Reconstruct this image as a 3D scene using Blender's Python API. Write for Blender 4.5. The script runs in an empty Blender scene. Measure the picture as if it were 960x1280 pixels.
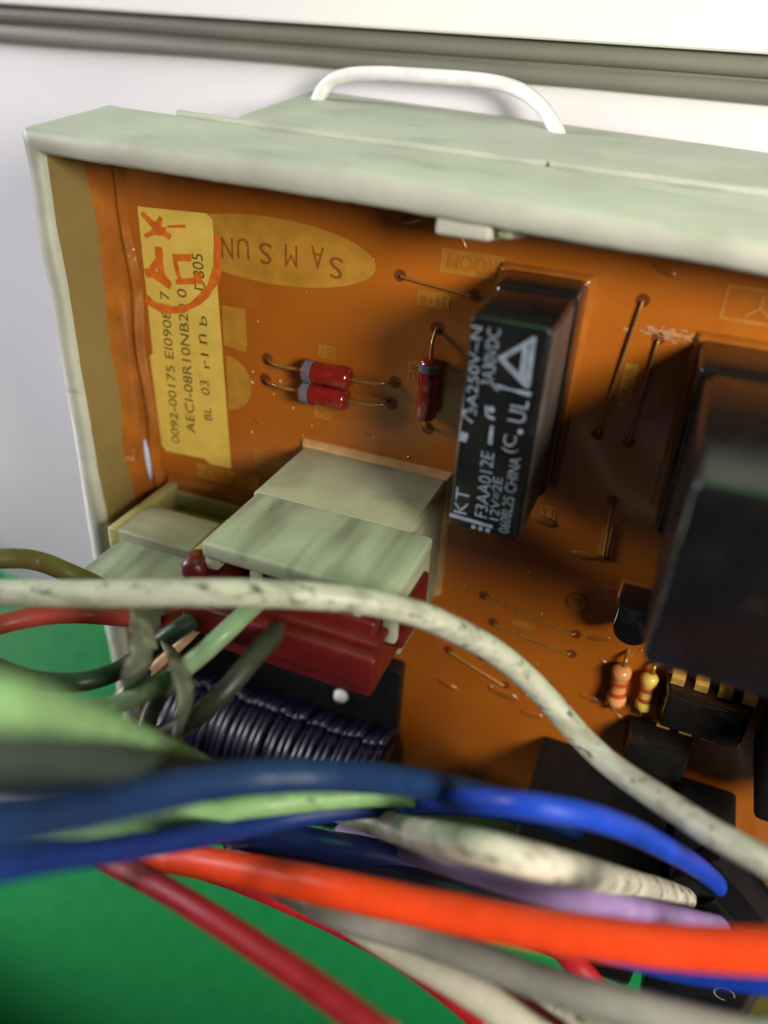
import bpy, bmesh, math, random
from mathutils import Vector, Matrix, noise
random.seed(7)
C = bpy.context.scene.collection
MM = 0.001
# Units: everything below is given in millimetres in the frame of the circuit board
# (x along the board, y up the board, z out of it) and turned into metres here.
def B(v): return Vector((v[0]*MM, -v[2]*MM, v[1]*MM))

# ------------------------------------------------------------------ camera
CAM_LOC = [37.19, 32.87, 78.54]
CAM_RIGHT = [0.92764, 0.05463, -0.36946]
CAM_UP = [-0.23565, 0.85307, -0.46555]
CAM_BACK = [0.28974, 0.51893, 0.80422]
FOCUS_MM = 86.0
cam = bpy.data.cameras.new('camera'); camo = bpy.data.objects.new('camera', cam); C.objects.link(camo)
r, u, k = B(CAM_RIGHT).normalized(), B(CAM_UP).normalized(), B(CAM_BACK).normalized()
M = Matrix((r, u, k)).transposed().to_4x4(); M.translation = B(CAM_LOC); camo.matrix_world = M
cam.sensor_fit = 'HORIZONTAL'; cam.sensor_width = 36.0; cam.lens = 37.5
cam.clip_start = 0.003; cam.clip_end = 20
cam.dof.use_dof = True; cam.dof.focus_distance = FOCUS_MM*MM; cam.dof.aperture_fstop = 18
sc = bpy.context.scene; sc.camera = camo
sc.view_settings.view_transform = 'Standard'; sc.view_settings.look = 'None'
sc.view_settings.exposure = 0.0; sc.view_settings.gamma = 1.0

# ------------------------------------------------------------------ light
w = bpy.data.worlds.new('World'); sc.world = w; w.use_nodes = True
w.node_tree.nodes['Background'].inputs[0].default_value = (0.80, 0.86, 1.0, 1)
w.node_tree.nodes['Background'].inputs[1].default_value = 0.02
def lamp(name, loc, target, size, watts, col):
    l = bpy.data.lights.new(name, 'AREA'); l.shape = 'DISK'; l.size = size*MM; l.energy = watts; l.color = col
    o = bpy.data.objects.new(name, l); C.objects.link(o); o.location = B(loc)
    o.rotation_euler = (B(target)-B(loc)).to_track_quat('-Z', 'Y').to_euler(); return o
lamp('room_lamp', (143, 62, 116), (18, 0, 0), 56, 0.46, (1.0, 0.92, 0.80))
lamp('ceiling_lamp', (20, 300, 0), (10, 0, 0), 200, 0.21, (0.32, 1.0, 0.34))
wlamp = lamp('window_light', (-330, 110, 62), (-60, 5, -30), 160, .15, (0.96, 0.92, 1.0)); wlamp.data.spread = math.radians(41)
fill_lamp = lamp('sheet_fill', (-340, -200, 12), (-40, -168, -28), 120, .22, (1.0, 0.98, 0.90)); fill_lamp.data.spread = math.radians(62)  # added fill, beam limited to brighten the green sheet behind the wires

# ------------------------------------------------------------------ materials
MATS = {}
def mat(name, col, rough=0.45, var=0.12, vscale=0.35, bump=0.0, bscale=1.0, dirt=None, coat=0.0, coat_rough=.06, spec=0.5, metal=0.0, sss=0.0, grain=0.0, trans=0.0):
    """dirt = (colour, amount 0..1, (sx, sy, sz) cycles per mm in world axes, threshold)"""
    m = bpy.data.materials.new(name); m.use_nodes = True; nt = m.node_tree; N = nt.nodes; L = nt.links
    b = N['Principled BSDF']
    tc = N.new('ShaderNodeTexCoord'); mp = N.new('ShaderNodeMapping'); mp.inputs['Scale'].default_value = (1000,)*3
    L.new(tc.outputs['Object'], mp.inputs['Vector'])
    n = N.new('ShaderNodeTexNoise'); n.inputs['Scale'].default_value = vscale; n.inputs['Detail'].default_value = 5; L.new(mp.outputs[0], n.inputs['Vector'])
    mr = N.new('ShaderNodeMapRange'); mr.inputs['From Min'].default_value = .3; mr.inputs['From Max'].default_value = .7
    mr.inputs['To Min'].default_value = 1-var; mr.inputs['To Max'].default_value = 1+var; L.new(n.outputs['Fac'], mr.inputs['Value'])
    mx = N.new('ShaderNodeVectorMath'); mx.operation = 'SCALE'; mx.inputs[0].default_value = col[:3]; L.new(mr.outputs[0], mx.inputs['Scale'])
    out = mx.outputs[0]
    if dirt:
        for (dc, amt, scl, th, *soft) in (dirt if isinstance(dirt, list) else [dirt]):
            m2 = N.new('ShaderNodeMapping'); m2.inputs['Scale'].default_value = tuple(1000*s for s in scl); m2.inputs['Location'].default_value = (random.random()*9, 3.3, random.random()*9)
            L.new(tc.outputs['Object'], m2.inputs['Vector'])
            n2 = N.new('ShaderNodeTexNoise'); n2.inputs['Scale'].default_value = 1; n2.inputs['Detail'].default_value = 2 if soft else 6; n2.inputs['Roughness'].default_value = .62
            L.new(m2.outputs[0], n2.inputs['Vector'])
            r2 = N.new('ShaderNodeMapRange'); r2.inputs['From Min'].default_value = th; r2.inputs['From Max'].default_value = th+(soft[0] if soft else .09)
            r2.inputs['To Min'].default_value = 0; r2.inputs['To Max'].default_value = amt; L.new(n2.outputs['Fac'], r2.inputs['Value'])
            mm = N.new('ShaderNodeMix'); mm.data_type = 'RGBA'; L.new(r2.outputs[0], mm.inputs[0]); L.new(out, mm.inputs[6]); mm.inputs[7].default_value = (*dc, 1)
            out = mm.outputs[2]
    L.new(out, b.inputs['Base Color'])
    rr = N.new('ShaderNodeMapRange'); rr.inputs['From Min'].default_value = .3; rr.inputs['From Max'].default_value = .7
    rr.inputs['To Min'].default_value = max(.02, rough*.8); rr.inputs['To Max'].default_value = min(1, rough*1.2); L.new(n.outputs['Fac'], rr.inputs['Value']); L.new(rr.outputs[0], b.inputs['Roughness'])
    b.inputs['Specular IOR Level'].default_value = spec; b.inputs['Metallic'].default_value = metal
    b.inputs['Coat Weight'].default_value = coat; b.inputs['Coat Roughness'].default_value = coat_rough
    b.inputs['Transmission Weight'].default_value = trans
    if sss:
        b.inputs['Subsurface Weight'].default_value = sss; b.inputs['Subsurface Radius'].default_value = (.0012, .001, .0008); b.inputs['Subsurface Scale'].default_value = 1
    if bump:
        nb = N.new('ShaderNodeTexNoise'); nb.inputs['Scale'].default_value = bscale; nb.inputs['Detail'].default_value = 4; L.new(mp.outputs[0], nb.inputs['Vector'])
        bp = N.new('ShaderNodeBump'); bp.inputs['Strength'].default_value = 1; bp.inputs['Distance'].default_value = bump*MM; L.new(nb.outputs['Fac'], bp.inputs['Height'])
        L.new(bp.outputs[0], b.inputs['Normal'])
        if coat: L.new(bp.outputs[0], b.inputs['Coat Normal'])
    MATS[name] = m; return m
GRIME = (.10, .11, .085)
mat('tray_plastic', (.44, .45, .38), .5, .10, .12, .05, .8, [((.06, .065, .045), .45, (.05, .25, .4), .63), ((.17, .18, .12), .42, (.07, .10, .12), .54, .2), ((.04, .04, .03), .8, (.5, .9, .9), .69)])
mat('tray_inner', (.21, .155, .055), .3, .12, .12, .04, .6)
mat('housing_plastic', (.31, .35, .235), .48, .08, .2, .03, 1.2, [((.10, .115, .07), .75, (.30, .035, .2), .46, .24), ((.03, .03, .02), .85, (.6, .16, 1.2), .66)])
mat('header_plastic', (.31, .32, .20), .42, .08, .2, .02, 1.0, [((.14, .14, .08), .55, (.1, .14, .14), .52, .2), ((.08, .08, .06), .7, (.5, .4, .9), .69)])
mat('yellow_plastic', (.36, .33, .13), .42, .08, .2, .02, 1.0, ((.35, .34, .22), .5, (.15, .1, .2), .56))
mat('board', (.40, .112, .008), .30, .12, .07, .05, .22, [((.26, .062, .006), .5, (.05, .05, .04), .60), ((.44, .16, .02), .4, (.09, .09, .12), .62)], coat=.9, coat_rough=.15, spec=.4)
mat('resin', (.30, .095, .012), .14, .2, .3, .10, .5, coat=.5)
mat('resin_clear', (.50, .30, .12), .12, .2, .4, .12, .6, coat=.6)
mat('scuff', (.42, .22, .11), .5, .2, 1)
mat('hole', (.15, .035, .007), .4, .2, .4)
mat('sticker', (.76, .53, .10), .45, .08, .3, .02, 1, ((.45, .26, .03), .5, (.12, .12, .12), .58), coat=.3)
mat('ink', (.10, .075, .02), .5, .3, 2.0)
mat('stamp_ink', (.66, .15, .014), .5, .22, .9)
mat('silkscreen', (.46, .22, .025), .45, .15, .5, coat=.3)
mat('silkscreen_faint', (.42, .17, .02), .45, .15, .5, coat=.3)
mat('silkscreen_gap', (.24, .09, .012), .4, .2, .5)
mat('black_case', (.006, .006, .0066), .27, .2, .4, .02, 1.2, ((.016, .014, .012), .8, (.2, .2, .2), .55), spec=.5)
mat('black_matte', (.006, .006, .007), .6, .2, .4, spec=.25)
mat('black_gloss', (.010, .0095, .009), .22, .2, .4, .05, .6, coat=.25)
mat('black_side', (.068, .055, .046), .50, .2, .4, .03, 1.5)
mat('relay_print', (.17, .21, .27), .6, .25, 1.2)
mat('lead', (.46, .25, .06), .30, .1, 1, metal=.6)
mat('pin_gold', (.72, .46, .10), .30, .1, 1, metal=.5)
mat('diode_glass', (.18, .011, .007), .12, .25, .6, .06, .8, coat=.6)
mat('diode_band', (.10, .10, .12), .3, .2, 1)
mat('resistor_body', (.72, .30, .10), .30, .1, .8, coat=.4)
mat('resistor_band', (.50, .08, .03), .3, .1, .8, coat=.4)
mat('red_plastic', (.085, .005, .005), .38, .12, .4, .02, 1.2, ((.18, .01, .008), .5, (.15, .15, .15), .58))
mat('coil_enamel', (.007, .0065, .032), .38, .25, .8, coat=.25)
mat('coil_core', (.006, .0055, .006), .5, .2, .8)
mat('white_wall', (.76, .75, .77), .40, .03, .02, .03, .3)
mat('frame_white', (.84, .84, .82), .35, .02, .02)
mat('seal_grey', (.17, .17, .135), .55, .10, .05)
mat('green_sheet', (.008, .40, .10), .6, .06, .25, .02, 2)
mat('white_peg', (.75, .75, .70), .3, .1, .5)
mat('terminal_green', (.02, .16, .04), .4, .1, .5)
BLK = (.035, .038, .03)
def wmat(n, col, rough=.45, dirt=None, **kw): mat(n, col, rough, .10, .5, .03, 1.5, dirt, spec=.3, **kw)
SPECK = [(BLK, .9, (.5, 1.1, 1.2), .575), ((.17, .18, .12), .6, (.18, .5, .5), .50, .16)]
wmat('wire_white', (.42, .43, .34), dirt=SPECK)
wmat('wire_cream', (.56, .53, .43), dirt=SPECK)
wmat('wire_ivory', (.60, .57, .44))
wmat('wire_clearwhite', (.76, .75, .77), .35)
wmat('wire_olive', (.13, .115, .03)); wmat('wire_dullred', (.26, .035, .022))
wmat('wire_darkgreen', (.022, .045, .026), dirt=((.06, .07, .05), .5, (.3, .3, .3), .58))
wmat('wire_palegreen', (.16, .25, .13), dirt=((.07, .1, .06), .6, (.3, .4, .4), .60))
wmat('wire_palegreen2', (.20, .36, .15), dirt=[((.03, .06, .025), .85, (.22, .5, .6), .57), ((.12, .22, .10), .6, (.15, .3, .3), .52, .14)])
wmat('wire_blackgreen', (.026, .03, .02)); wmat('wire_tan', (.40, .26, .15)); wmat('wire_darkgrey', (.035, .050, .042))
wmat('wire_blue', (.012, .055, .46), .42); wmat('wire_blue_shaded', (.005, .022, .13), .5); wmat('wire_deepblue', (.004, .024, .085), .5); wmat('wire_lilac', (.30, .20, .42)); wmat('wire_navy', (.010, .018, .085), .3)
wmat('wire_black', (.008, .009, .016), .3); wmat('wire_orange', (.80, .060, .012), .34); wmat('wire_darkred', (.28, .010, .016)); wmat('wire_crimson', (.42, .014, .022))
wmat('wire_grey', (.24, .24, .215), .28); wmat('wire_maroon', (.10, .010, .014)); wmat('wire_tie', (.11, .13, .085), .4)
wmat('tie_tape', (.085, .095, .065), .35, dirt=((.20, .22, .15), .6, (.3, .3, .3), .56))

# ------------------------------------------------------------------ helpers
ORG = {}
def thing(name, label, cat, org=(0, 0, 0), group=None):
    o = bpy.data.objects.new(name, None); C.objects.link(o); o.empty_display_size = .002
    o.location = B(org); o['label'] = label; o['category'] = cat
    if group: o['group'] = group
    ORG[o.name] = org; return o
def obj(name, bm, m, parent=None, org=None, smooth=None, label=None, kind=None):
    """one mesh object out of a bmesh in board millimetres"""
    if org is None: org = ORG[parent.name] if parent else (0, 0, 0)
    bmesh.ops.recalc_face_normals(bm, faces=bm.faces[:])
    for v in bm.verts: v.co = B((v.co.x-org[0], v.co.y-org[1], v.co.z-org[2]))
    me = bpy.data.meshes.new(name); bm.to_mesh(me); bm.free()
    if isinstance(m, str): m = [m]
    for x in m: me.materials.append(MATS[x])
    o = bpy.data.objects.new(name, me); C.objects.link(o)
    if parent: o.parent = parent
    else: o.location = B(org)
    if smooth is not None:
        me.polygons.foreach_set('use_smooth', [True]*len(me.polygons))
        if smooth < 179: me.set_sharp_from_angle(angle=math.radians(smooth))
    if label: o['label'] = label
    if kind: o['kind'] = kind
    ORG[o.name] = org; return o
def copy_at(src, d):                                    # a copy that shares mesh data, moved by d (mm)
    c = src.copy(); C.objects.link(c); c.location = src.location + B(d); ORG[c.name] = ORG[src.name]; return c
def box(a, b, bev=0.25, seg=2, bm=None):
    t = bmesh.new(); bmesh.ops.create_cube(t, size=1)
    for v in t.verts: v.co = Vector(((a[i]+b[i])/2 + v.co[i]*(b[i]-a[i]) for i in range(3)))
    if bev: bmesh.ops.bevel(t, geom=t.edges[:], offset=bev, segments=seg, profile=.5, affect='EDGES')
    return join(bm, t)
def join(bm, t):
    if bm is None: return t
    me = bpy.data.meshes.new('tmp'); t.to_mesh(me); t.free(); bm.from_mesh(me); bpy.data.meshes.remove(me); return bm
def frustum(base, top, z0, z1, bev=0.3, seg=2, bm=None):
    """box whose back rectangle (x0,y0,x1,y1) at z0 and front rectangle at z1 differ"""
    t = bmesh.new(); vs = []
    for (x0, y0, x1, y1), z in ((base, z0), (top, z1)):
        vs += [t.verts.new((x0, y0, z)), t.verts.new((x1, y0, z)), t.verts.new((x1, y1, z)), t.verts.new((x0, y1, z))]
    for f in ((3, 2, 1, 0), (4, 5, 6, 7), (0, 1, 5, 4), (1, 2, 6, 5), (2, 3, 7, 6), (3, 0, 4, 7)): t.faces.new([vs[i] for i in f])
    if bev: bmesh.ops.bevel(t, geom=t.edges[:], offset=bev, segments=seg, profile=.5, affect='EDGES')
    return join(bm, t)
def prism(pts, z0, z1, bev=0.0, bm=None):
    t = bmesh.new(); lo = [t.verts.new((x, y, z0)) for x, y in pts]; hi = [t.verts.new((x, y, z1)) for x, y in pts]
    t.faces.new(lo[::-1]); t.faces.new(hi); n = len(pts)
    for i in range(n): t.faces.new((lo[i], lo[(i+1) % n], hi[(i+1) % n], hi[i]))
    if bev: bmesh.ops.bevel(t, geom=t.edges[:], offset=bev, segments=2, profile=.5, affect='EDGES')
    return join(bm, t)
def sheet(pts, z, bm=None):
    bm = bm or bmesh.new(); bm.faces.new([bm.verts.new((x, y, z)) for x, y in pts]); return bm
def spline(P, n):
    P = [Vector(p) for p in P]; out = []
    for i in range(len(P)-1):
        p0 = P[max(0, i-1)]; p1 = P[i]; p2 = P[i+1]; p3 = P[min(len(P)-1, i+2)]
        for j in range(n):
            t = j/n; out.append(.5*((2*p1)+(p2-p0)*t+(2*p0-5*p1+4*p2-p3)*t*t+(3*p1-p0-3*p2+p3)*t**3))
    out.append(P[-1]); return out
def smooth_path(P, it):
    for _ in range(it): P = [P[0]]+[(P[i-1]+2*P[i]+P[i+1])/4 for i in range(1, len(P)-1)]+[P[-1]]
    return P
def tube(P, rad, sides=14, flat=1.0, bm=None, wob=0.0, seed=0):
    bm = bm or bmesh.new(); n = len(P); rings = []; up = None
    for i, p in enumerate(P):
        t = (P[min(n-1, i+1)]-P[max(0, i-1)]).normalized()
        if up is None: up = t.orthogonal().normalized() if abs(t.z) > .9 else (Vector((0, 0, 1))-t*t.z).normalized()
        else: up = (up-t*up.dot(t)).normalized()
        s = t.cross(up); rr = rad[i] if hasattr(rad, '__len__') else rad
        rings.append([bm.verts.new(p+(s*math.cos(a)+up*flat*math.sin(a))*rr*(1+wob*noise.noise(Vector((i*.35, math.cos(a)*.6+seed, math.sin(a)*.6))))) for a in (2*math.pi*q/sides for q in range(sides))])
    for i in range(n-1):
        for q in range(sides): bm.faces.new((rings[i][q], rings[i][(q+1) % sides], rings[i+1][(q+1) % sides], rings[i+1][q]))
    bm.faces.new(rings[0][::-1]); bm.faces.new(rings[-1]); return bm
def lathe(prof, org, axis, sides=24, bm=None):
    """prof = (distance along axis, radius)"""
    bm = bm or bmesh.new(); ax = Vector(axis).normalized(); s = ax.orthogonal().normalized(); q = ax.cross(s); o = Vector(org); rings = []
    for d, r_ in prof: rings.append([bm.verts.new(o+ax*d+(s*math.cos(2*math.pi*i/sides)+q*math.sin(2*math.pi*i/sides))*max(r_, .001)) for i in range(sides)])
    for a, b in zip(rings, rings[1:]):
        for i in range(sides): bm.faces.new((a[i], a[(i+1) % sides], b[(i+1) % sides], b[i]))
    bm.faces.new(rings[0][::-1]); bm.faces.new(rings[-1]); return bm
def text(s, a, b, h, z, mode, bm=None):
    """flat lettering from a to b (mm) of height h; 'up' reads upwards, 'flip' is turned by half a turn"""
    cu = bpy.data.curves.new('t', 'FONT'); cu.body = s; cu.resolution_u = 3; cu.offset = .0; o = bpy.data.objects.new('t', cu); C.objects.link(o)
    dg = bpy.context.evaluated_depsgraph_get(); me = bpy.data.meshes.new_from_object(o.evaluated_get(dg))
    t = bmesh.new(); t.from_mesh(me); bpy.data.objects.remove(o); bpy.data.curves.remove(cu); bpy.data.meshes.remove(me)
    xs = [v.co.x for v in t.verts]; ys = [v.co.y for v in t.verts]; x0, x1, y0, y1 = min(xs), max(xs), min(ys), max(ys)
    if mode == 'up': U = Vector((b[0]-a[0], b[1]-a[1], 0)); V = Vector((-1, 0, 0))
    else: U = Vector((b[0]-a[0], b[1]-a[1], 0)); V = Vector((0, -1, 0)) if mode == 'flip' else Vector((0, 1, 0))
    for v in t.verts:
        p, q = (v.co.x-x0)/(x1-x0), (v.co.y-y0)/max(1e-6, y1-y0)-.5
        v.co = Vector((a[0], a[1], z))+U*p+V*h*q
    return join(bm, t)
def stroke(pts, wd, z, bm=None):
    bm = bm or bmesh.new(); P = spline([(x, y, 0) for x, y in pts], 6) if len(pts) > 2 else [Vector((*p, 0)) for p in pts]; row = []
    for i, p in enumerate(P):
        t = (P[min(len(P)-1, i+1)]-P[max(0, i-1)]).normalized(); s = Vector((-t.y, t.x, 0)); w_ = wd*(.85+.5*noise.noise(p*.7))*.5
        row.append((bm.verts.new((p.x+s.x*w_, p.y+s.y*w_, z)), bm.verts.new((p.x-s.x*w_, p.y-s.y*w_, z))))
    for a, b in zip(row, row[1:]): bm.faces.new((a[0], a[1], b[1], b[0]))
    return bm
def disc(x, y, z, r_, bm=None, n=16, sx=1.0):
    return sheet([(x+sx*r_*math.cos(2*math.pi*i/n), y+r_*math.sin(2*math.pi*i/n)) for i in range(n)], z, bm)

WIRES = [
    ('wire', 'grey-white speckled wire arching in front of both pale connectors down to the right edge', 'wire_white', 2.3, [[-16.88, -11.46, 39.96], [-10.92, -9.84, 39.32], [-2.21, -8.24, 37.56], [5.98, -6.63, 35.83], [11.92, -6.33, 33.5], [16.78, -7.46, 30.21], [21.44, -9.22, 27.26], [25.61, -11.85, 24.91], [29.45, -15.0, 22.85], [33.45, -19.25, 21.27], [37.02, -22.06, 21.8], [40.76, -22.81, 23.81], [44.59, -21.46, 26.82], [48.34, -20.42, 29.47], [51.59, -19.12, 31.64], [55.71, -18.33, 33.41]]),
    ('wire', 'short olive-brown wire bending behind the white wire at the left edge', 'wire_olive', 2.1, [[-26.24, -15.74, 32.33], [-21.07, -15.16, 30.09], [-19.85, -17.01, 26.84], [-16.42, -17.98, 26.22], [-14.77, -21.31, 23.42], [-12.93, -25.4, 20.67]]),
    ('wire', 'dull red wire running level just below the long white wire', 'wire_dullred', 2.0, [[-21.44, -19.86, 38.04], [-16.81, -18.25, 35.34], [-14.74, -19.21, 31.39], [-12.27, -21.11, 27.57], [-7.51, -21.27, 25.96], [-5.87, -23.26, 22.15], [-5.02, -24.46, 17.71], [-4.01, -25.77, 12.81]]),
    ('wire', 'dark bottle-green wire sagging across the green sheet', 'wire_darkgreen', 1.9, [[-18.51, -17.22, 40.07], [-13.89, -18.98, 39.54], [-12.09, -22.01, 37.21], [-7.8, -21.96, 35.63], [-6.28, -23.01, 31.83], [-3.58, -20.65, 29.33], [-1.16, -18.59, 27.13], [-0.35, -18.53, 22.52], [0.28, -19.01, 17.93]]),
    ('wire', 'pale green wire rising steeply from the dark ties to the red plug', 'wire_palegreen', 1.8, [[-6.8, -20.37, 42.66], [-3.83, -19.29, 40.9], [-2.27, -20.69, 37.8], [0.73, -19.27, 35.8], [3.49, -16.98, 33.33], [5.55, -14.61, 31.05], [5.93, -14.54, 27.14], [5.07, -16.82, 20.44]]),
    ('wire', 'blackish wire rising from the ties to the middle of the red plug', 'wire_blackgreen', 1.9, [[-1.27, -24.76, 38.72], [1.52, -23.64, 36.99], [5.48, -20.3, 36.77], [7.72, -17.6, 34.23], [8.48, -16.39, 29.81], [8.11, -17.84, 23.3], [7.5, -20.08, 16.02], [4.59, -26.35, 4.16]]),
    ('wire', 'thin tan wire glimpsed between the dark ties', 'wire_tan', 1.2, [[-16.97, -40.45, 21.02], [-10.78, -32.69, 23.35], [-8.44, -30.15, 20.87], [-6.8, -28.21, 19.02], [-5.5, -25.97, 17.11]]),
    ('wire', 'broad blurred pale green wire entering low at the left edge', 'wire_palegreen2', 2.3, [[14.92, 10.93, 64.06], [15.49, 9.02, 62.03], [13.8, 3.81, 58.05], [11.89, -2.59, 53.34], [9.05, -12.3, 46.33], [7.0, -22.98, 38.8], [8.25, -32.7, 32.67]]),
    ('wire', 'blurred dark grey wire lying under the broad pale green one', 'wire_darkgrey', 2.4, [[15.04, 8.71, 64.81], [15.05, 6.17, 62.3], [14.02, 0.82, 57.84], [12.04, -7.36, 51.39], [8.16, -21.14, 40.96], [9.39, -32.84, 31.49]]),
    ('wire', 'dark blue wire, the uppermost of the blue ones at the left edge', 'wire_deepblue', 2.4, [[15.83, 5.84, 66.38], [15.76, 3.61, 63.7], [14.34, -0.55, 60.21], [13.62, -6.13, 54.81], [15.13, -9.15, 50.11], [17.55, -11.31, 46.31], [21.21, -12.0, 43.86], [24.19, -16.55, 38.59], [28.25, -21.05, 33.67], [33.14, -26.76, 28.05], [38.4, -32.09, 23.76]]),
    ('wire', 'shaded left run of the blue wire, painted navy, the lower of the two crossing at the left edge', 'wire_blue_shaded', 1.9, [[8.23, -5.97, 62.68], [9.33, -7.92, 59.96], [9.5, -11.41, 56.52], [10.23, -15.77, 52.14], [11.65, -20.97, 46.27], [14.3, -25.36, 39.99], [17.82, -26.53, 36.35], [22.36, -27.99, 32.29], [27.37, -29.96, 28.13], [32.98, -32.78, 23.98], [39.54, -40.28, 17.51]]),  # left run of the blue wire, its shade put into the navy colour
    ('wire', 'bright lit run of the blue wire, emerging from behind the dark blue ones and curving down at right', 'wire_blue', 1.9, [[15.38, -42.37, 22.45], [23.07, -29.95, 29.67], [28.63, -20.96, 34.9], [34.01, -14.43, 38.62], [38.43, -14.72, 37.21], [42.18, -18.53, 33.7], [45.95, -23.29, 30.16], [50.07, -31.05, 24.28], [53.55, -37.81, 19.82], [56.52, -42.54, 17.52]]),
    ('wire', 'green-white speckled wire showing as a wedge between the two blue ones', 'wire_palegreen2', 2.0, [[-6.98, -27.28, 53.05], [-2.49, -25.9, 50.54], [0.84, -24.75, 48.6], [4.8, -23.68, 46.48], [9.88, -22.26, 43.73], [14.49, -21.32, 41.47], [18.55, -22.38, 38.01], [22.31, -23.72, 34.67], [26.45, -25.59, 31.32]]),
    ('wire', 'added black strand for the shadow in the gap between the dark grey and the dark blue ones', 'wire_black', 2.4, [[2.31, -7.84, 57.69], [4.57, -9.32, 55.35], [6.96, -10.7, 52.67], [9.52, -12.02, 49.66], [12.33, -13.52, 46.38], [15.62, -17.0, 41.98]]),  # strand added in black where the blue wires' shadows darken the gap
    ('wire', 'thick cream speckled wire below the bright blue one', 'wire_cream', 2.6, [[2.67, -50.13, 20.19], [11.42, -41.93, 24.62], [19.23, -33.68, 29.99], [25.72, -25.87, 35.5], [31.33, -18.39, 40.25], [36.01, -17.94, 39.91], [40.27, -23.57, 35.0], [44.97, -32.1, 27.86], [49.57, -38.66, 22.27], [55.26, -47.13, 15.89], [60.54, -54.62, 11.12]]),
    ('wire', 'lilac wire tucked under the thick cream one', 'wire_lilac', 2.4, [[13.01, -53.42, 18.59], [20.72, -41.88, 26.13], [28.54, -29.62, 34.21], [33.78, -25.47, 36.76], [38.88, -24.84, 36.64], [44.42, -30.6, 31.63], [50.95, -37.25, 25.57], [58.0, -45.11, 18.46]]),
    ('wire', 'navy wire with a soft sheen directly below the lilac one', 'wire_navy', 3.0, [[2.15, -39.19, 34.04], [9.37, -37.79, 33.34], [16.2, -36.46, 32.68], [21.55, -36.97, 31.07], [27.01, -37.88, 29.69], [33.32, -39.15, 28.24], [39.58, -40.28, 26.72], [47.03, -45.22, 21.77], [54.36, -50.18, 16.23]]),
    ('wire', 'black-blue wire hugging the upper side of the orange one', 'wire_black', 2.9, [[5.69, -42.11, 32.22], [14.58, -39.06, 32.94], [22.11, -38.07, 32.29], [29.27, -37.26, 31.75], [35.97, -38.05, 29.86], [42.59, -38.59, 27.82], [49.46, -40.8, 24.2], [55.15, -42.96, 20.84]]),
    ('wire', 'thick bright orange wire sweeping to the lower right', 'wire_orange', 2.8, [[-11.36, -45.0, 37.48], [-3.73, -40.86, 38.46], [5.59, -33.63, 41.22], [13.2, -29.28, 42.37], [21.4, -24.48, 43.87], [27.89, -22.78, 43.73], [33.84, -21.17, 43.57], [39.3, -19.6, 43.37], [44.28, -17.91, 43.07], [48.84, -16.14, 42.67], [53.65, -13.41, 42.45]]),
    ('wire', 'dark red wire slanting alone over the green sheet', 'wire_darkred', 2.0, [[-4.67, -32.84, 43.92], [2.58, -29.97, 45.81], [8.18, -27.11, 47.48], [13.82, -25.09, 49.0], [19.47, -23.75, 50.41], [24.53, -22.65, 51.72], [30.97, -21.29, 53.56]]),
    ('wire', 'crimson wire along the lower side of the orange and grey ones', 'wire_crimson', 1.8, [[0.53, -44.85, 35.32], [7.94, -42.54, 36.01], [14.03, -40.68, 37.03], [19.68, -42.45, 36.14], [25.93, -41.39, 37.26], [31.1, -40.76, 38.72], [36.01, -40.66, 40.33]]),
    ('wire', 'grey wire with a pale sheen below the orange one', 'wire_grey', 2.4, [[7.05, -41.43, 34.44], [15.37, -34.42, 39.39], [23.13, -28.97, 42.86], [28.51, -28.25, 42.58], [33.79, -26.36, 43.38], [38.6, -24.76, 44.17], [42.89, -23.01, 44.73], [47.5, -22.51, 44.25], [53.42, -22.21, 43.36]]),
    ('wire', 'smooth ivory wire below the grey one at the bottom edge', 'wire_ivory', 2.6, [[20.76, -35.65, 38.87], [26.74, -34.23, 40.53], [31.4, -32.55, 42.02], [35.65, -31.13, 43.42], [40.3, -30.67, 44.95]]),
    ('wire', 'dirty white wire beside the grey one at the bottom edge', 'wire_cream', 2.4, [[30.41, -46.17, 32.51], [37.11, -43.46, 34.57], [42.25, -40.69, 36.41], [48.19, -38.66, 37.84]]),
    ('wire', 'thin maroon wire between the ivory and the grey ones', 'wire_maroon', 1.2, [[33.34, -37.36, 37.47], [37.23, -35.38, 39.67], [40.69, -33.55, 41.61], [43.78, -31.81, 43.3]]),
    ('wire', 'short crimson wire showing through the gap below the orange one', 'wire_crimson', 2.2, [[35.18, -43.11, 26.98], [39.64, -42.86, 28.83], [42.4, -42.25, 30.81], [44.94, -44.21, 31.16], [48.65, -47.28, 31.8]]),
    ('wire', 'cobalt wire below the orange one at the right edge', 'wire_blue', 2.2, [[39.39, -37.5, 31.97], [44.23, -36.05, 32.23], [48.41, -32.64, 33.88], [52.02, -29.25, 35.12], [57.5, -24.7, 36.39]]),
    ('wire', 'thin white wire looped behind the top of the tray', 'wire_clearwhite', 1.7, [[-11.62, 20.38, -20.16], [-11.77, 23.32, -22.0], [-11.18, 25.96, -23.91], [-8.56, 27.36, -24.31], [-3.73, 27.84, -24.96], [2.4, 27.92, -25.15], [8.32, 27.99, -25.34], [12.76, 27.47, -25.32], [16.06, 26.03, -24.31], [18.6, 23.94, -22.64], [20.29, 21.27, -21.53]]),
    ('wire', 'grey-green wire standing upright between the two ties', 'wire_tie', 1.4, [[1.38, -19.63, 33.7], [0.7, -20.95, 34.8], [0.23, -22.26, 35.81], [0.25, -23.85, 36.83], [0.72, -26.06, 38.09]]),
]
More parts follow.
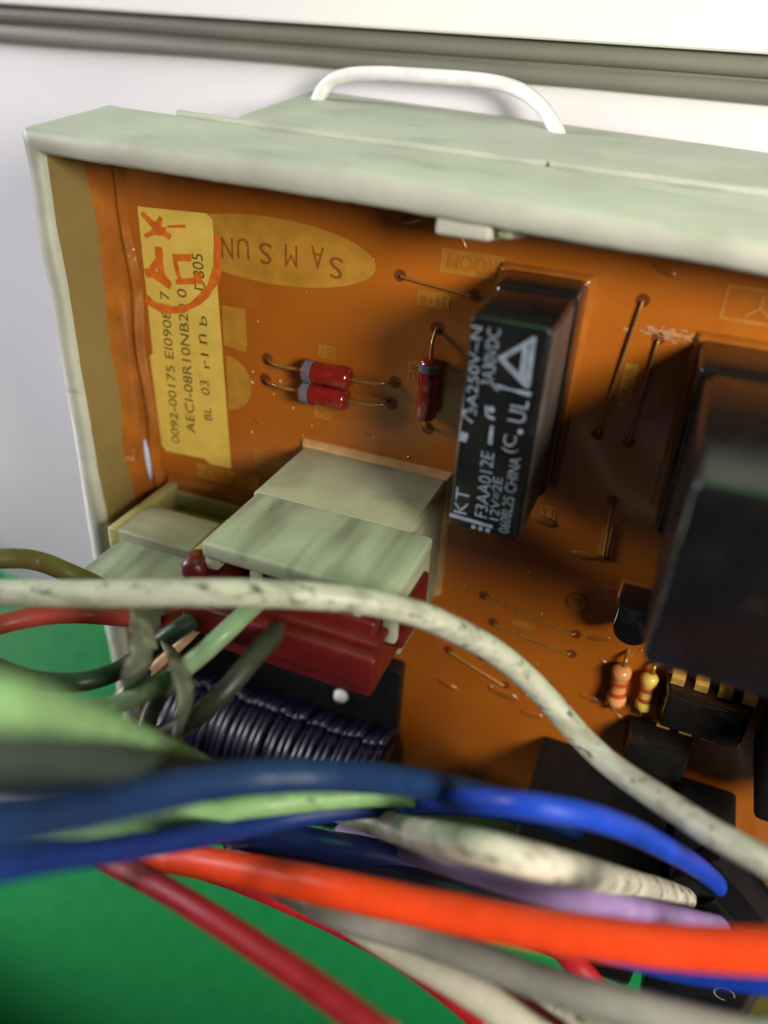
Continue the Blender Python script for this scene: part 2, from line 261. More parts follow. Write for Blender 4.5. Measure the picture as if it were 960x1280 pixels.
TIES = [
    ('dark grey-green tape tie, the left one round the wires', [[-7.06, -20.05, 24.18], [-1.37, -13.65, 32.92], [0.93, -12.53, 36.35], [1.46, -13.64, 37.5], [0.11, -16.7, 36.85], [-6.79, -27.9, 29.15]], 2.1),
    ('grey-green tape tie, the right one round the wires', [[-3.63, -22.91, 27.28], [3.26, -15.67, 35.05], [5.59, -14.93, 37.46], [6.16, -16.52, 38.29], [4.81, -20.31, 37.49], [0.24, -29.22, 32.45]], 2.2),
]
TEXTS = [
    ('relay', 'KT', [21.96, -6.17], [21.98, -3.41], 1.45, 15.04, 'up'),
    ('relay', '^', [21.89, 0.21], [21.89, 1.54], 1.2, 15.04, 'up'),
    ('relay', '~V', [21.6, 2.29], [21.74, 4.19], 1.3, 15.04, 'up'),
    ('relay', '3A250V~N', [21.86, 4.03], [21.46, 11.97], 1.1, 15.04, 'up'),
    ('relay', 'F3AA012E', [23.96, -6.01], [23.82, 0.81], 1.35, 15.04, 'up'),
    ('relay', '3A30VDC', [22.94, 7.02], [22.94, 12.04], 1.25, 15.04, 'up'),
    ('relay', '12V=2E', [25.24, -5.96], [25.04, -1.46], 1.0, 15.04, 'up'),
    ('relay', '0608L25 CHINA', [26.31, -7.08], [26.34, 0.87], 1.15, 15.04, 'up'),
    ('sticker', '0092-00175 EI090817', [-20.61, -15.31], [-20.31, 4.69], 1.25, 0.1, 'up'),
    ('sticker', 'AECI-08R10NB20 0', [-18.09, -13.25], [-17.89, 5.36], 1.3, 0.1, 'up'),
    ('sticker', 'BL', [-15.38, -10.86], [-15.44, -9.1], 1.1, 0.1, 'up'),
    ('sticker', '03', [-15.5, -7.47], [-15.61, -5.56], 1.2, 0.1, 'up'),
    ('sticker', 'r1', [-15.25, -3.9], [-15.29, -2.05], 1.1, 0.1, 'up'),
    ('sticker', 'n', [-15.37, -0.84], [-15.45, 0.35], 1.1, 0.1, 'up'),
    ('sticker', 'b', [-15.21, 1.44], [-15.29, 2.6], 1.1, 0.1, 'up'),
    ('sticker', 'D805', [-15.33, 5.61], [-15.47, 9.73], 1.5, 0.1, 'up'),
    ('logo', 'S', [2.51, 10.62], [1.01, 10.62], 2.3, 0.08, 'flip'),
    ('logo', 'A', [0.34, 11.4], [-1.16, 11.4], 2.3, 0.08, 'flip'),
    ('logo', 'M', [-2.8, 11.13], [-4.3, 11.13], 2.3, 0.08, 'flip'),
    ('logo', 'S', [-5.93, 10.94], [-7.43, 10.94], 2.3, 0.08, 'flip'),
    ('logo', 'U', [-8.7, 11.07], [-10.2, 11.07], 2.3, 0.08, 'flip'),
    ('logo', 'N', [-10.73, 10.88], [-12.23, 10.88], 2.3, 0.08, 'flip'),
]
STAMP = [
    (0.9, [[-12.6, 12.13], [-12.72, 10.16], [-13.07, 7.75], [-14.25, 5.76], [-16.1, 3.97], [-18.24, 2.86], [-20.34, 2.58], [-21.97, 2.83], [-23.1, 3.48]]),
    (0.8, [[-22.75, 6.44], [-21.84, 6.57], [-20.71, 6.12], [-19.33, 5.34]]),
    (0.9, [[-20.54, 9.79], [-20.55, 8.35], [-20.36, 6.67], [-19.45, 5.57]]),
    (0.7, [[-21.79, 7.07], [-20.7, 8.33]]),
    (0.7, [[-18.7, 8.85], [-16.26, 9.14]]),
    (0.55, [[-18.43, 8.65], [-18.15, 7.0], [-17.78, 6.32]]),
    (0.6, [[-18.53, 6.08], [-15.9, 6.6]]),
    (0.9, [[-15.39, 7.65], [-15.63, 6.4]]),
    (0.6, [[-22.36, 13.29], [-20.52, 11.91], [-18.76, 11.09]]),
    (0.5, [[-19.82, 13.15], [-20.69, 11.65], [-22.24, 10.75]]),
    (0.9, [[-20.98, 11.61], [-19.28, 11.6]]),
    (0.3, [[-19.07, 12.21], [-16.67, 12.57]]),
]
BLACK_PLUG = [[51.72, -38.56, 17.44], [58.78, -42.91, 20.19]]

# ------------------------------------------------------------------ setting
wl = obj('wall', box((-400, -500, -34), (400, 28.6, -30), .0), 'white_wall', kind='structure')
gs = obj('green_sheet', prism([(-400, 70), (-93.6, -79), (-64, -82.3), (-40, -84.5), (400, -126), (400, -480), (-400, -480)], -29.9, -27.5, .4), 'green_sheet')
gs['label'] = 'flat green sheet lying behind the tray and the wires'; gs['category'] = 'sheet'
fr = thing('appliance_frame', 'white frame edge with a grey grooved rubber seal above the tray', 'frame', (0, 28, -30))
def xsweep(prof, x0, x1, n=40, amp=0.0, sd=0):
    bm = bmesh.new(); rows = []
    for i in range(n+1):
        x = x0+(x1-x0)*i/n
        rows.append([bm.verts.new((x, y+amp*noise.noise(Vector((x*.03, sd, j*.2))), z+amp*noise.noise(Vector((x*.03, sd+5, j*.2))))) for j, (y, z) in enumerate(prof)])
    m_ = len(prof)
    for a, b in zip(rows, rows[1:]):
        for j in range(m_): bm.faces.new((a[j], a[(j+1) % m_], b[(j+1) % m_], b[j]))
    bm.faces.new(rows[0][::-1]); bm.faces.new(rows[-1]); return bm
def half_round(y0, y1, zb, zf, n=8):
    c, h = (y0+y1)/2, (y1-y0)/2
    return [(y0, zb)]+[(c-h*math.cos(math.pi*i/n), zf-1+(1.0)*math.sin(math.pi*i/n)) for i in range(n+1)]+[(y1, zb)]
obj('rubber_rib', xsweep(half_round(27.7, 30.1, -34, -28.3), -300, 300, 60, .25, 1), 'seal_grey', fr, smooth=50)
obj('rubber_rib', xsweep(half_round(30.15, 32.4, -34, -27.6), -300, 300, 60, .2, 3), 'seal_grey', fr, smooth=50)
obj('groove_strip', box((-300, 29.6, -34), (300, 30.7, -28.75), 0), 'seal_grey', fr)
obj('frame_panel', box((-400, 32.45, -34), (400, 110, -26.6), .5, 3), 'frame_white', fr)

# ------------------------------------------------------------------ tray
tray = thing('plastic_tray', 'open pale grey-green plastic tray with smudged rounded rim round the amber board', 'tray', (20, -62, -4))
def lerp(tab, s):
    for (a, b), (c, d) in zip(tab, tab[1:]):
        if s <= c: return b+(d-b)*(s-a)/(c-a)
    return tab[-1][1]
inL = [(-64, -24.7), (-58, -24.7), (-24.9, -25.7), (19.8, -26.8), (30, -27)]; outL = [(-64, -28.0), (-59.8, -28.1), (-28.9, -28.6), (22.3, -28.8), (30, -29)]
inT = [(-30, 19.85), (-26.8, 19.8), (10.7, 19.0), (42.5, 17.9), (90, 16.4)]; outT = [(-30, 22.35), (-28.7, 22.3), (10.5, 22.1), (41.8, 20.5), (90, 18.6)]
bckT = [(-30, 23.6), (-28.7, 23.5), (3.5, 22.6), (41.6, 21.9), (90, 20.6)]
st = []
for i in range(70):
    y = -64+(19.0+64)*i/69; st.append(((lerp(inL, y), y), (lerp(outL, y), y*1.0+(2.6 if i == 69 else 2.6*i/69)), None))
st.append(((-26.72, 19.55), (-28.75, 21.9), None)); st.append(((-26.55, 19.78), (-28.55, 22.2), None)); st.append(((-26.2, 19.8), (-28.2, 22.32), None))
for i in range(1, 110):
    x = -26+(116)*i/109; st.append(((x, lerp(inT, x)), (x-2.2+2.2*i/109, lerp(outT, x)), lerp(bckT, x)))
bm = bmesh.new(); rows = []
prof = [(0, -4), (0, 3), (0, 9.0), (.06, 9.6), (.2, 9.95), (.5, 10.05), (.8, 9.95), (.94, 9.6), (1, 9.0), (1, 3), (1, -4)]
for i, (a, b, bk) in enumerate(st):
    row = []
    for j, (u_, z) in enumerate(prof):
        p = Vector((a[0]+(b[0]-a[0])*u_, a[1]+(b[1]-a[1])*u_, z))
        if u_ == 1 and i > 69:                          # outer face of the top wall leans
            bb = bk if bk is not None else 23.5
            p.y += (bb-b[1])*(9.0-z)/13.0
        if z > 8: p += (.24 if i < 70 else .12)*noise.noise_vector(Vector((p.x*.16, p.y*.16, j*.11)))+.07*noise.noise_vector(Vector((p.x*.7, p.y*.7, j*.3)))
        row.append(bm.verts.new(p))
    rows.append(row)
for a, b in zip(rows, rows[1:]):
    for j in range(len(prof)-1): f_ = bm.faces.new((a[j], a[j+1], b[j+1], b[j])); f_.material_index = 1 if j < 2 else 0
bm.faces.new(rows[0][::-1]); bm.faces.new(rows[-1])
obj('rim', bm, ['tray_plastic', 'tray_inner'], tray, smooth=60)
obj('floor', box((-28.2, -63.8, -5.4), (89, 21.0, -4.02), .3), 'tray_plastic', tray)
obj('lower_wall', box((-24.9, -65.5, -5.0), (89, -63.9, 7.5), .4), 'tray_plastic', tray)
# raised line along the back edge of the top wall, broken once
for a, b in ((-19.5, 21.6), (22.0, 88)):
    tb = tube([Vector((x, lerp(bckT, x)+.10, -4.1)) for x in [a+(b-a)*i/40 for i in range(41)]], .42, 10, wob=.25, seed=a)
    obj('ridge', tb, 'tray_plastic', tray, smooth=80)
# the deeper housing behind the tray
bm = bmesh.new(); vs = [bm.verts.new(p) for p in ((-13, -66, -5.5), (89, -66, -5.5), (89, 20.4, -4.8), (-13, 23.6, -4.8), (-16, -66, -29.9), (89, -66, -29.9), (89, 21.2, -29.9), (-15.8, 25.1, -29.9))]
for f_ in ((0, 1, 2, 3), (7, 6, 5, 4), (0, 4, 5, 1), (1, 5, 6, 2), (2, 6, 7, 3), (3, 7, 4, 0)): bm.faces.new([vs[i] for i in f_])
bmesh.ops.bevel(bm, geom=bm.edges[:], offset=.5, segments=2, affect='EDGES')
obj('rear_housing', bm, 'tray_plastic', tray, smooth=40)
obj('latch_tab', frustum((14.7, 17.0, 20.6, 19.6), (15.3, 17.5, 20.2, 19.2), 5.5, 9.4, .4, 3), 'tray_plastic', tray, smooth=40)
obj('latch_tab', frustum((20.7, 17.3, 22.6, 19.3), (20.6, 17.8, 21.9, 19.0), 5.0, 8.8, .35, 3), 'header_plastic', tray, smooth=40)

# ------------------------------------------------------------------ circuit board and what is soldered to it
pcb = thing('circuit_board', 'amber varnished circuit board with black relays and printed yellow marks', 'circuit board', (20, -20, 0))
bm = bmesh.new(); NX, NY = 60, 50; g = [[bm.verts.new((-25.6+113*i/NX, -63.5+82.2*j/NY, 0)) for i in range(NX+1)] for j in range(NY+1)]
for j in range(NY):
    for i in range(NX): bm.faces.new((g[j][i], g[j][i+1], g[j+1][i+1], g[j+1][i]))
obj('board_face', bm, 'board', pcb, smooth=180)
obj('board_core', box((-25.6, -63.5, -1.6), (87.4, 18.7, -.03), 0), 'board', pcb)
# resin that crept up the walls: a wavy glossy fillet along the left wall and under the top wall
def fillet(path, inward, wdt, hgt, name, m, seed):
    bm = bmesh.new(); rows = []
    pr = [(0, 1.0), (.12, .62), (.28, .36), (.46, .22), (.60, .20), (.70, .27), (.78, .24), (.86, .10), (1.0, -.01)]
    for i, (x, y) in enumerate(path):
        wv = 1+.35*noise.noise(Vector((x*.12, y*.12, seed))); hv = 1+.4*noise.noise(Vector((x*.09, y*.09, seed+4)))
        rows.append([bm.verts.new((x+inward[0]*wdt*wv*a, y+inward[1]*wdt*wv*a, hgt*hv*h_ if h_ > 0 else -.02)) for a, h_ in pr])
    for a, b in zip(rows, rows[1:]):
        for j in range(len(pr)-1): bm.faces.new((a[j], a[j+1], b[j+1], b[j]))
    return obj(name, bm, m, pcb, smooth=180)
fillet([(lerp(inL, y)-.05, y) for y in [-62+82*i/120 for i in range(121)]], (1, 0), 2.7, 3.4, 'resin_edge', 'resin', 1)
fillet([(x, lerp(inT, x)+.05) for x in [-25+100*i/120 for i in range(121)]], (0, -1), 1.3, 1.8, 'resin_edge', 'resin', 9)
mat('painted_glint', (.52, .50, .62), .06, .1, 1, coat=1.0)  # lilac paint for the window's reflection; the blob below only carries it
obj('glint_blob', lathe([(0, .02), (.5, .22), (1.6, .36), (3.0, .42), (4.6, .36), (5.8, .2), (6.4, .02)], (-24.75, -15.2, 1.15), (.03, -1, -.02), 14), 'painted_glint', pcb, smooth=180)
rp = spline([(11.3, 17.9, .1), (13.2, 17.1, .12), (14.8, 15.9, .1), (15.7, 14.6, .05)], 8)
obj('resin_ridge', tube(rp, .16, 8, .6, wob=.3), 'resin_clear', pcb, smooth=180)
bm = bmesh.new()
for i in range(46):                                     # little bubbles and spatter in the varnish
    x, y = random.choice(((random.uniform(-11, 18), random.uniform(-12, 15)), (random.uniform(30, 44), random.uniform(-30, 14)), (random.uniform(18, 44), random.uniform(-45, -10)), (random.uniform(-11, 0), random.uniform(-12, -2))))
    t = bmesh.new(); bmesh.ops.create_icosphere(t, subdivisions=2, radius=random.uniform(.06, .2), matrix=Matrix.Translation((x, y, .02))); join(bm, t)
obj('resin_bubbles', bm, 'resin_clear', pcb, smooth=180, kind='stuff')
bm = bmesh.new()
for x, y, q in ((33.2, -16.8, .9), (36.6, -20.5, .6), (31.5, -11.6, .5), (27.5, -13.5, 1.2), (29.6, -30.6, .7), (36.8, -27.6, .8), (38.3, -31.0, .6), (22.0, -33.0, 1.1), (27.0, -40.5, 1.3), (31.0, -42.5, .9), (19.5, -42.0, 1.0), (37.6, -37.0, .8), (17.6, -12.5, .7), (9.8, 16.6, .8), (24.5, -17.8, 1.3), (34.5, 15.2, .7), (-8.2, -9.5, .5), (6.2, -8.0, .5), (46.5, -38.6, .5), (41.8, -38.8, .7)):
    t = bmesh.new(); bmesh.ops.create_icosphere(t, subdivisions=3, radius=q, matrix=Matrix.Translation((x, y, -.05)) @ Matrix.Rotation(random.uniform(-.6, .3), 4, 'Z') @ Matrix.Diagonal((1.8, .55, .28, 1))); join(bm, t)
obj('resin_blobs', bm, 'resin', pcb, smooth=180, kind='stuff')
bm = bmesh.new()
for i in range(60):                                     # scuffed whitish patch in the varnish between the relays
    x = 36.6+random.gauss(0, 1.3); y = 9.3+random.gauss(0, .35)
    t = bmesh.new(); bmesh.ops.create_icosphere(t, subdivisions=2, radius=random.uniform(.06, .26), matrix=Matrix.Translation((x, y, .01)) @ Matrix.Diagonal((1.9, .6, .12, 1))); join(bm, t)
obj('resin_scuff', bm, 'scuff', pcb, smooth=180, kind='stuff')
# printed logo: oval with lettering, partly under the sticker
n = 60; ov = obj('logo_print', sheet([(-6.3+12.6*math.cos(2*math.pi*i/n), 11.3+3.55*math.sin(2*math.pi*i/n)) for i in range(n)], .04), 'silkscreen', pcb)
bm = bmesh.new()
for (part, s, a, b, h, z, mode) in TEXTS:
    if part == 'logo': text(s, a, b, h, z, mode, bm)
obj('lettering', bm, 'silkscreen_gap', ov)
obj('printed_patch', sheet([(-12.6, 4.3), (-9.5, 4.3), (-9.4, .2), (-9.6, -.9), (-12.6, -.5)], .04), 'silkscreen', pcb)
obj('printed_patch', sheet([(-12.4, -1.7)]+[(-12.4+3.4*math.sin(math.pi*i/12), -5.2+3.5*math.cos(math.pi*i/12)) for i in range(1, 12)]+[(-12.4, -8.7)], .04), 'silkscreen', pcb)
# sticker
stk = obj('sticker', sheet([(-23.0, 13.9), (-13.9, 14.25), (-13.2, 13.7), (-12.4, -17.1), (-15.5, -17.2), (-16.4, -16.6), (-22.3, -16.9), (-22.9, -16.2), (-23.4, -4), (-22.9, -3.4)], .07), 'sticker', pcb, label='yellow sticker with typed letters and an orange stamp')
bm = bmesh.new()
for (part, s, a, b, h, z, mode) in TEXTS:
    if part == 'sticker': text(s, a, b, h, z, mode, bm)
obj('lettering', bm, 'ink', stk)
bm = bmesh.new()
for q, (wd, pts) in enumerate(STAMP): stroke(pts, wd*1.25, .125+.004*q, bm)
obj('stamp', bm, 'stamp_ink', stk)
# printed component names
def mark(box_, s, mode='flip', m='silkscreen_faint', frame=False):
    x0, y0, x1, y1 = box_
    if frame:
        bm = bmesh.new(); e = .28
        for a in ((x0, y0, x1, y0+e), (x0, y1-e, x1, y1), (x0, y0+e, x0+e, y1-e), (x1-e, y0+e, x1, y1-e)): sheet([(a[0], a[1]), (a[2], a[1]), (a[2], a[3]), (a[0], a[3])], .04, bm)
    else: bm = sheet([(x0, y0), (x1, y0), (x1, y1), (x0, y1)], .04)
    o = obj('printed_mark', bm, m, pcb)
    yc, xc, ex, ey = (y0+y1)/2, (x0+x1)/2, (x1-x0)*.12, (y1-y0)*.12
    if mode == 'flip': a, b, h = (x1-ex, yc), (x0+ex, yc), (y1-y0)*.62
    else: a, b, h = (xc, y0+ey), (xc, y1-ey), (x1-x0)*.62
    obj('lettering', text(s, a, b, h, .075, mode), m if frame else 'board', o)
mark((13.2, 11.9, 19.8, 14.3), 'ROOM'); mark((11.0, 8.2, 14.6, 9.8), 'J118'); mark((40.2, 11.6, 56, 14.8), 'SPRAY', frame=True)
mark((-.2, .4, 2.0, 1.9), 'D7'); mark((-.6, -7.2, 1.6, -5.5), 'D6'); mark((10.6, -.6, 11.9, 2.0), 'D8', 'up'); mark((-17.6, -19.6, -8.4, -17.5), 'CN03', m='silkscreen')
mark((-9.0, -15.2, -3.2, -13.4), 'CN05'); mark((33.0, 1.4, 34.3, 6.0), 'J105', 'up', 'silkscreen'); mark((35.9, .4, 37.0, 4.4), 'J107', 'up'); mark((34.4, -16.2, 35.6, -12.4), 'J111', 'up')
mark((26.5, -29.2, 29.4, -28.2), 'J120'); mark((27.4, -14.2, 29.2, -11.6), 'R2', 'up')
# jumpers: bare wire between two dark solder holes
def jumper(a, b, z=.30, hole=.65, r_=.16):
    t = (Vector((*b, 0))-Vector((*a, 0))).normalized(); A_, B_ = Vector((*a, 0)), Vector((*b, 0))
    P = [A_+Vector((0, 0, -.3)), A_+t*.25+Vector((0, 0, z*.7)), A_+t*.7+Vector((0, 0, z)), (A_+B_)/2+Vector((0, 0, z+.03)), B_-t*.7+Vector((0, 0, z)), B_-t*.25+Vector((0, 0, z*.7)), B_+Vector((0, 0, -.3))]
    j = obj('jumper', tube(smooth_path(spline(P, 4), 1), r_, 8), 'lead', pcb, smooth=180)
    bm = disc(*a, .03, hole); disc(*b, .03, hole, bm); obj('solder_hole', bm, 'hole', j)
for a, b in (((9.0, 10.9), (17.2, 10.1)), ((33.3, 12.2), (31.8, -2.0)), ((35.5, 8.9), (35.0, -2.2)), ((34.8, -9.2), (35.3, -16.6)), ((22.6, -26.0), (34.2, -27.9)), ((24.2, -29.6), (34.2, -31.0)), ((23.4, -35.5), (32.2, -36.8)), ((19.0, -36.0), (27, -39.0))): jumper(a, b)
bm = disc(33.6, -23.2, .03, .8); pad = obj('solder_hole', bm, 'hole', pcb)
obj('solder_ring', lathe([(0, 1.3), (.25, 1.15), (.3, .95), (.05, .8)], (33.5, -23.3, 0), (0, 0, 1), 20), 'resin', pcb, smooth=180)
# glass diodes
def diode(c, ax, L_, rad, l0, l1, flip=False):
    a = Vector(ax); cc = Vector((c[0], c[1], rad+.05)); s = -1 if flip else 1
    hv = L_/2; pr = [(-hv, .3), (-hv+.1, rad*.8), (-hv+.5, rad), (-.5, rad*.98), (0, rad*.90), (.5, rad*.98), (hv-.5, rad), (hv-.1, rad*.8), (hv, .3)]
    d = obj('diode', lathe(pr, cc, a*s, 22), 'diode_glass', pcb, smooth=180)
    obj('cathode_band', lathe([(-hv+.45, rad*.99), (-hv+.5, rad+.05), (-hv+1.35, rad+.05), (-hv+1.4, rad*.99)], cc, a*s, 22), 'diode_band', d, smooth=50)
    for e, ln in ((-1, l0), (1, l1)):
        p = cc+a*e*(hv-.1); q = Vector((c[0], c[1], 0))+a*e*(hv+ln)
        P = [p, p+a*e*ln*.55, q-a*e*.5+Vector((0, 0, .5)), q+Vector((0, 0, -.2))]
        obj('lead', tube(smooth_path(spline(P, 5), 2), .22, 8), 'lead', d, smooth=180); obj('solder_hole', disc(q.x, q.y, .03, .75), 'hole', d)
diode((1.5, -1.0), (1, .02, 0), 6.0, 1.32, 5.3, 4.7); diode((1.2, -3.6), (1, .02, 0), 6.0, 1.32, 5.3, 4.8); diode((13.5, -.4), (.0, -1, 0), 7.0, 1.15, 3.0, 1.6)
# slim black relay
rl = obj('relay', frustum((20.6, -8.0, 27.8, 12.9), (20.85, -7.7, 27.65, 12.75), 0, 15.0, .35, 3), ['black_case'], pcb, smooth=35, label='slim upright black relay with grey printed face')
obj('skirt', frustum((19.7, -8.9, 28.3, 13.5), (20.2, -8.3, 28.1, 13.15), 0, 5.4, .9, 4), 'black_gloss', rl, smooth=50)
bm = frustum((19.0, -9.6, 29.0, 14.0), (19.75, -8.95, 28.25, 13.5), -.3, .9, .35, 3); obj('resin_collar', bm, 'resin', rl, smooth=60)
obj('lit_side', box((27.5, -7.2, 4.5), (27.84, 12.2, 14.3), .12), 'black_side', rl)  # paler brown paints the relay side that catches the lamp
bm = bmesh.new()
for (part, s, a, b, h, z, mode) in TEXTS:
    if part == 'relay' and s not in ('^', '~V'): text(s, a, b, h*.88, z, mode, bm)
zt = 15.04
stroke([(20.95, -6.55), (25.2, -6.75)], .42, zt, bm)
for x in (23.4, 24.1, 24.8): disc(x, -7.25, zt, .24, bm, 10)
stroke([(23.85, 3.4), (23.9, 1.6)], .42, zt, bm); stroke([(21.4, 1.3), (21.5, 2.2)], .75, zt, bm); stroke([(22.1, 3.3), (21.1, 4.0), (22.0, 4.7)], .34, zt, bm)
stroke([(24.0, 6.8), (23.75, 7.1), (25.0, 7.05), (26.8, 6.95)], .36, zt, bm)
for w_, ps in ((.5, [(23.8, 9.6), (26.3, 11.7)]), (.5, [(26.3, 11.7), (26.35, 7.7)]), (.5, [(26.35, 7.7), (23.8, 9.6)]), (.5, [(25.75, 11.0), (25.8, 8.3)])): stroke(ps, w_, zt+.003*len(bm.faces) % .01, bm)
for x, y, rr in ((26.3, 11.7, .25), (26.35, 7.7, .25), (23.8, 9.6, .25)): disc(x, y, zt+.012, rr, bm, 12)
obj('printing', bm, 'relay_print', rl)
bm = bmesh.new()
text('UL', (25.9, 4.2), (26.0, 6.3), 1.55, zt, 'up', bm); text('(C', (25.7, 1.2), (25.8, 2.9), 1.5, zt, 'up', bm); disc(26.4, 3.4, zt, .26, bm, 10); disc(23.6, 4.9, zt, .3, bm, 10); stroke([(23.1, 5.2), (23.3, 4.3), (24.0, 4.1)], .3, zt+.01, bm)
obj('approval_marks', bm, 'relay_print', rl)
# large black relay
br = obj('relay', frustum((39.9, -7.6, 64, 9.2), (40.3, -7.2, 63.6, 8.8), 0, 28.4, .9, 4), 'black_case', pcb, smooth=40, label='large black relay, partly cut off by the right edge')
obj('skirt', frustum((39.1, -8.2, 64.8, 9.7), (39.5, -7.8, 64.4, 9.4), 0, 7.5, .6, 3), 'black_gloss', br, smooth=50)
obj('resin_collar', frustum((38.4, -8.8, 65.4, 10.5), (39.1, -8.2, 64.7, 9.75), -.3, .8, .35, 3), 'resin', br, smooth=60)
# half-round transistor
pts = [(38.0, -18.4), (38.0, -21.2)]+[(40.0-2.0*math.cos(math.pi*i/12), -21.2-2.0*math.sin(math.pi*i/12)) for i in range(1, 12)]+[(42.0, -21.2), (42.0, -18.4)]
obj('transistor', prism(pts, .8, 5.6, .3), 'black_gloss', pcb, smooth=40); obj('foot', prism([(x*1.0+(x-40)*.12, y+(y+20)*.1) for x, y in pts], 0, .9, .2), 'resin', bpy.data.objects['transistor'], smooth=40)
# resistors
def resistor(c, L_, rad, m, name='resistor'):
    hv = L_/2; pr = [(-hv, .25), (-hv+.15, rad*.7), (-hv+.5, rad), (-hv+1.3, rad), (-hv+1.7, rad*.8), (hv-1.7, rad*.8), (hv-1.3, rad), (hv-.5, rad), (hv-.15, rad*.7), (hv, .25)]
    o = obj(name, lathe(pr, (c[0], c[1], rad+.2), (.05, -1, 0), 20), m, pcb, smooth=180)
    for e in (-.12, .16): obj('colour_band', lathe([(L_*e-.35, rad*.8), (L_*e-.3, rad*.86), (L_*e+.3, rad*.86), (L_*e+.35, rad*.8)], (c[0], c[1], rad+.2), (.05, -1, 0), 20), 'resistor_band', o, smooth=50)
    for e in (-1, 1): obj('lead', tube(smooth_path(spline([(c[0], c[1]-e*(hv-.1), rad+.2), (c[0], c[1]-e*(hv+1.0), rad+.1), (c[0], c[1]-e*(hv+1.5), -.2)], 5), 2), .25, 8), 'lead', o, smooth=180)
resistor((40.4, -32.6), 6.0, 1.15, 'resistor_body'); resistor((43.6, -32.4), 5.6, 1.0, 'sticker')
# chip with eight legs
ic = obj('chip', frustum((45.0, -35.0, 54.9, -28.9), (45.7, -34.2, 54.3, -29.2), .7, 4.3, .35, 3), 'black_gloss', pcb, smooth=35)
for k_ in range(4):
    for y, s in ((-28.7, 1), (-35.1, -1)):
        x = 46.3+2.54*k_; P = [Vector((x, y-s*.5, 2.4)), Vector((x, y+s*.35, 2.4)), Vector((x, y+s*.7, 2.0)), Vector((x, y+s*.8, -.2))]
        bm = bmesh.new(); rows = [[bm.verts.new((x+q, p.y, p.z)) for q in (-.72, .72)] for p in P]+[[bm.verts.new((x+q, p.y+s*.28, p.z+.28)) for q in (-.72, .72)] for p in P[::-1]]
        for i in range(len(rows)): a, b = rows[i], rows[(i+1) % len(rows)]; bm.faces.new((a[0], a[1], b[1], b[0]))
        obj('pin', bm, 'pin_gold', ic)
obj('chip', frustum((42.6, -42.0, 50.2, -37.2), (43.0, -41.6, 49.8, -37.6), .3, 4.6, .3, 2), 'black_gloss', pcb, smooth=35)
# black blocks low on the board
tb_ = obj('transformer', box((33.2, -60, 0), (49.5, -45.0, 20), .8, 3), 'black_matte', pcb, smooth=40); obj('top_plate', box((36.0, -58.2, 19.95), (47.5, -47, 20.8), .3, 2), 'black_case', tb_)
obj('terminal_block', box((50.2, -51.5, 0), (57, -44.5, 17), .7, 3), 'black_matte', pcb, smooth=40)
tk = obj('terminal_block', box((50.8, -61, 0), (60.6, -52.0, 20), .5, 3), 'black_matte', pcb, smooth=40, label='small black terminal block with a pale ring mark')
bm = bmesh.new(); n = 20
for i in range(n):
    a0, a1 = 2*math.pi*i/n*.8, 2*math.pi*(i+1)/n*.8
    bm.faces.new([bm.verts.new((58.4+r_*math.cos(a), -53.9+r_*math.sin(a), 20.04)) for r_, a in ((.9, a0), (1.1, a0), (1.1, a1), (.9, a1))])
obj('ring_mark', bm, 'relay_print', tk); obj('post', box((60.8, -61, 0), (62.0, -51.6, 19), .3), 'black_side', tk)
obj('terminal_cover', box((45.4, -57, 2), (50.2, -53.4, 17.5), .5), 'terminal_green', pcb); obj('terminal_clip', box((44.2, -53.2, 2), (50.3, -51.8, 17.5), .5), 'yellow_plastic', pcb)
obj('terminal_cover', box((62.4, -62, 2), (67, -55.4, 16), .5), 'wire_olive', pcb)
obj('peg', lathe([(0, 1.1), (2.5, 1.1), (3.2, .9), (3.5, .4)], (5.2, -47.5, 0), (0, 0, 1), 16), 'white_peg', pcb, smooth=60)
obj('capacitor', box((56.2, -36, 0), (64.5, -20, 12), .8, 3), 'black_matte', pcb, smooth=40)
# choke coil under the red plug
ck = obj('choke_coil', lathe([(0, 6.6), (.4, 7.0), (32.6, 7.0), (33, 6.6)], (-18.5, -57.2, 7.2), (1, 0, 0), 28), 'coil_core', pcb, smooth=40, label='dark ribbed coil with bluish glints')
obj('shade_plate', box((-20.5, -66, 0), (13.5, -40, 2.6), .4), 'coil_core', ck); rg = 28  # black plate added for the shade on the board around the coil
ringP = [Vector((-17.6, -57.2+7.25*math.cos(2*math.pi*i/rg), 7.2+7.25*math.sin(2*math.pi*i/rg))) for i in range(rg+1)]
wd0 = obj('winding', tube(ringP, .52, 8), 'coil_enamel', ck, smooth=180)
for i in range(1, 30):
    c_ = copy_at(wd0, (1.06*i+random.uniform(-.14, .14), random.uniform(-.3, .3), random.uniform(-.35, .3)))
# wide pale header and small pale header, soldered to the board
hd = obj('connector_header', box((-1.6, -27.6, 0), (16.6, -24.6, 13), .3), 'header_plastic', pcb, smooth=35, label='wide pale connector header')
obj('top_wall', box((-1.6, -12.9, 0), (16.6, -11.0, 13.1), .35, 3), 'header_plastic', hd, smooth=35)
obj('side_wall', box((-1.55, -24.7, 0), (.2, -12.8, 13), .25), 'header_plastic', hd, smooth=35); obj('side_wall', box((14.8, -24.7, 0), (16.58, -12.8, 13), .25), 'header_plastic', hd, smooth=35)
obj('base', box((.1, -24.7, 0), (14.9, -12.8, 2), .2), 'header_plastic', hd)
obj('resin_collar', frustum((-2.5, -28, 17.4, -10.1), (-1.7, -27.7, 16.7, -10.9), -.3, .9, .3, 2), 'resin_clear', hd, smooth=60)
h2 = obj('connector_header', box((-21.9, -31, 0), (-8.6, -24.4, 10), .3), 'yellow_plastic', pcb, smooth=35, label='small yellowish connector header at the left wall')
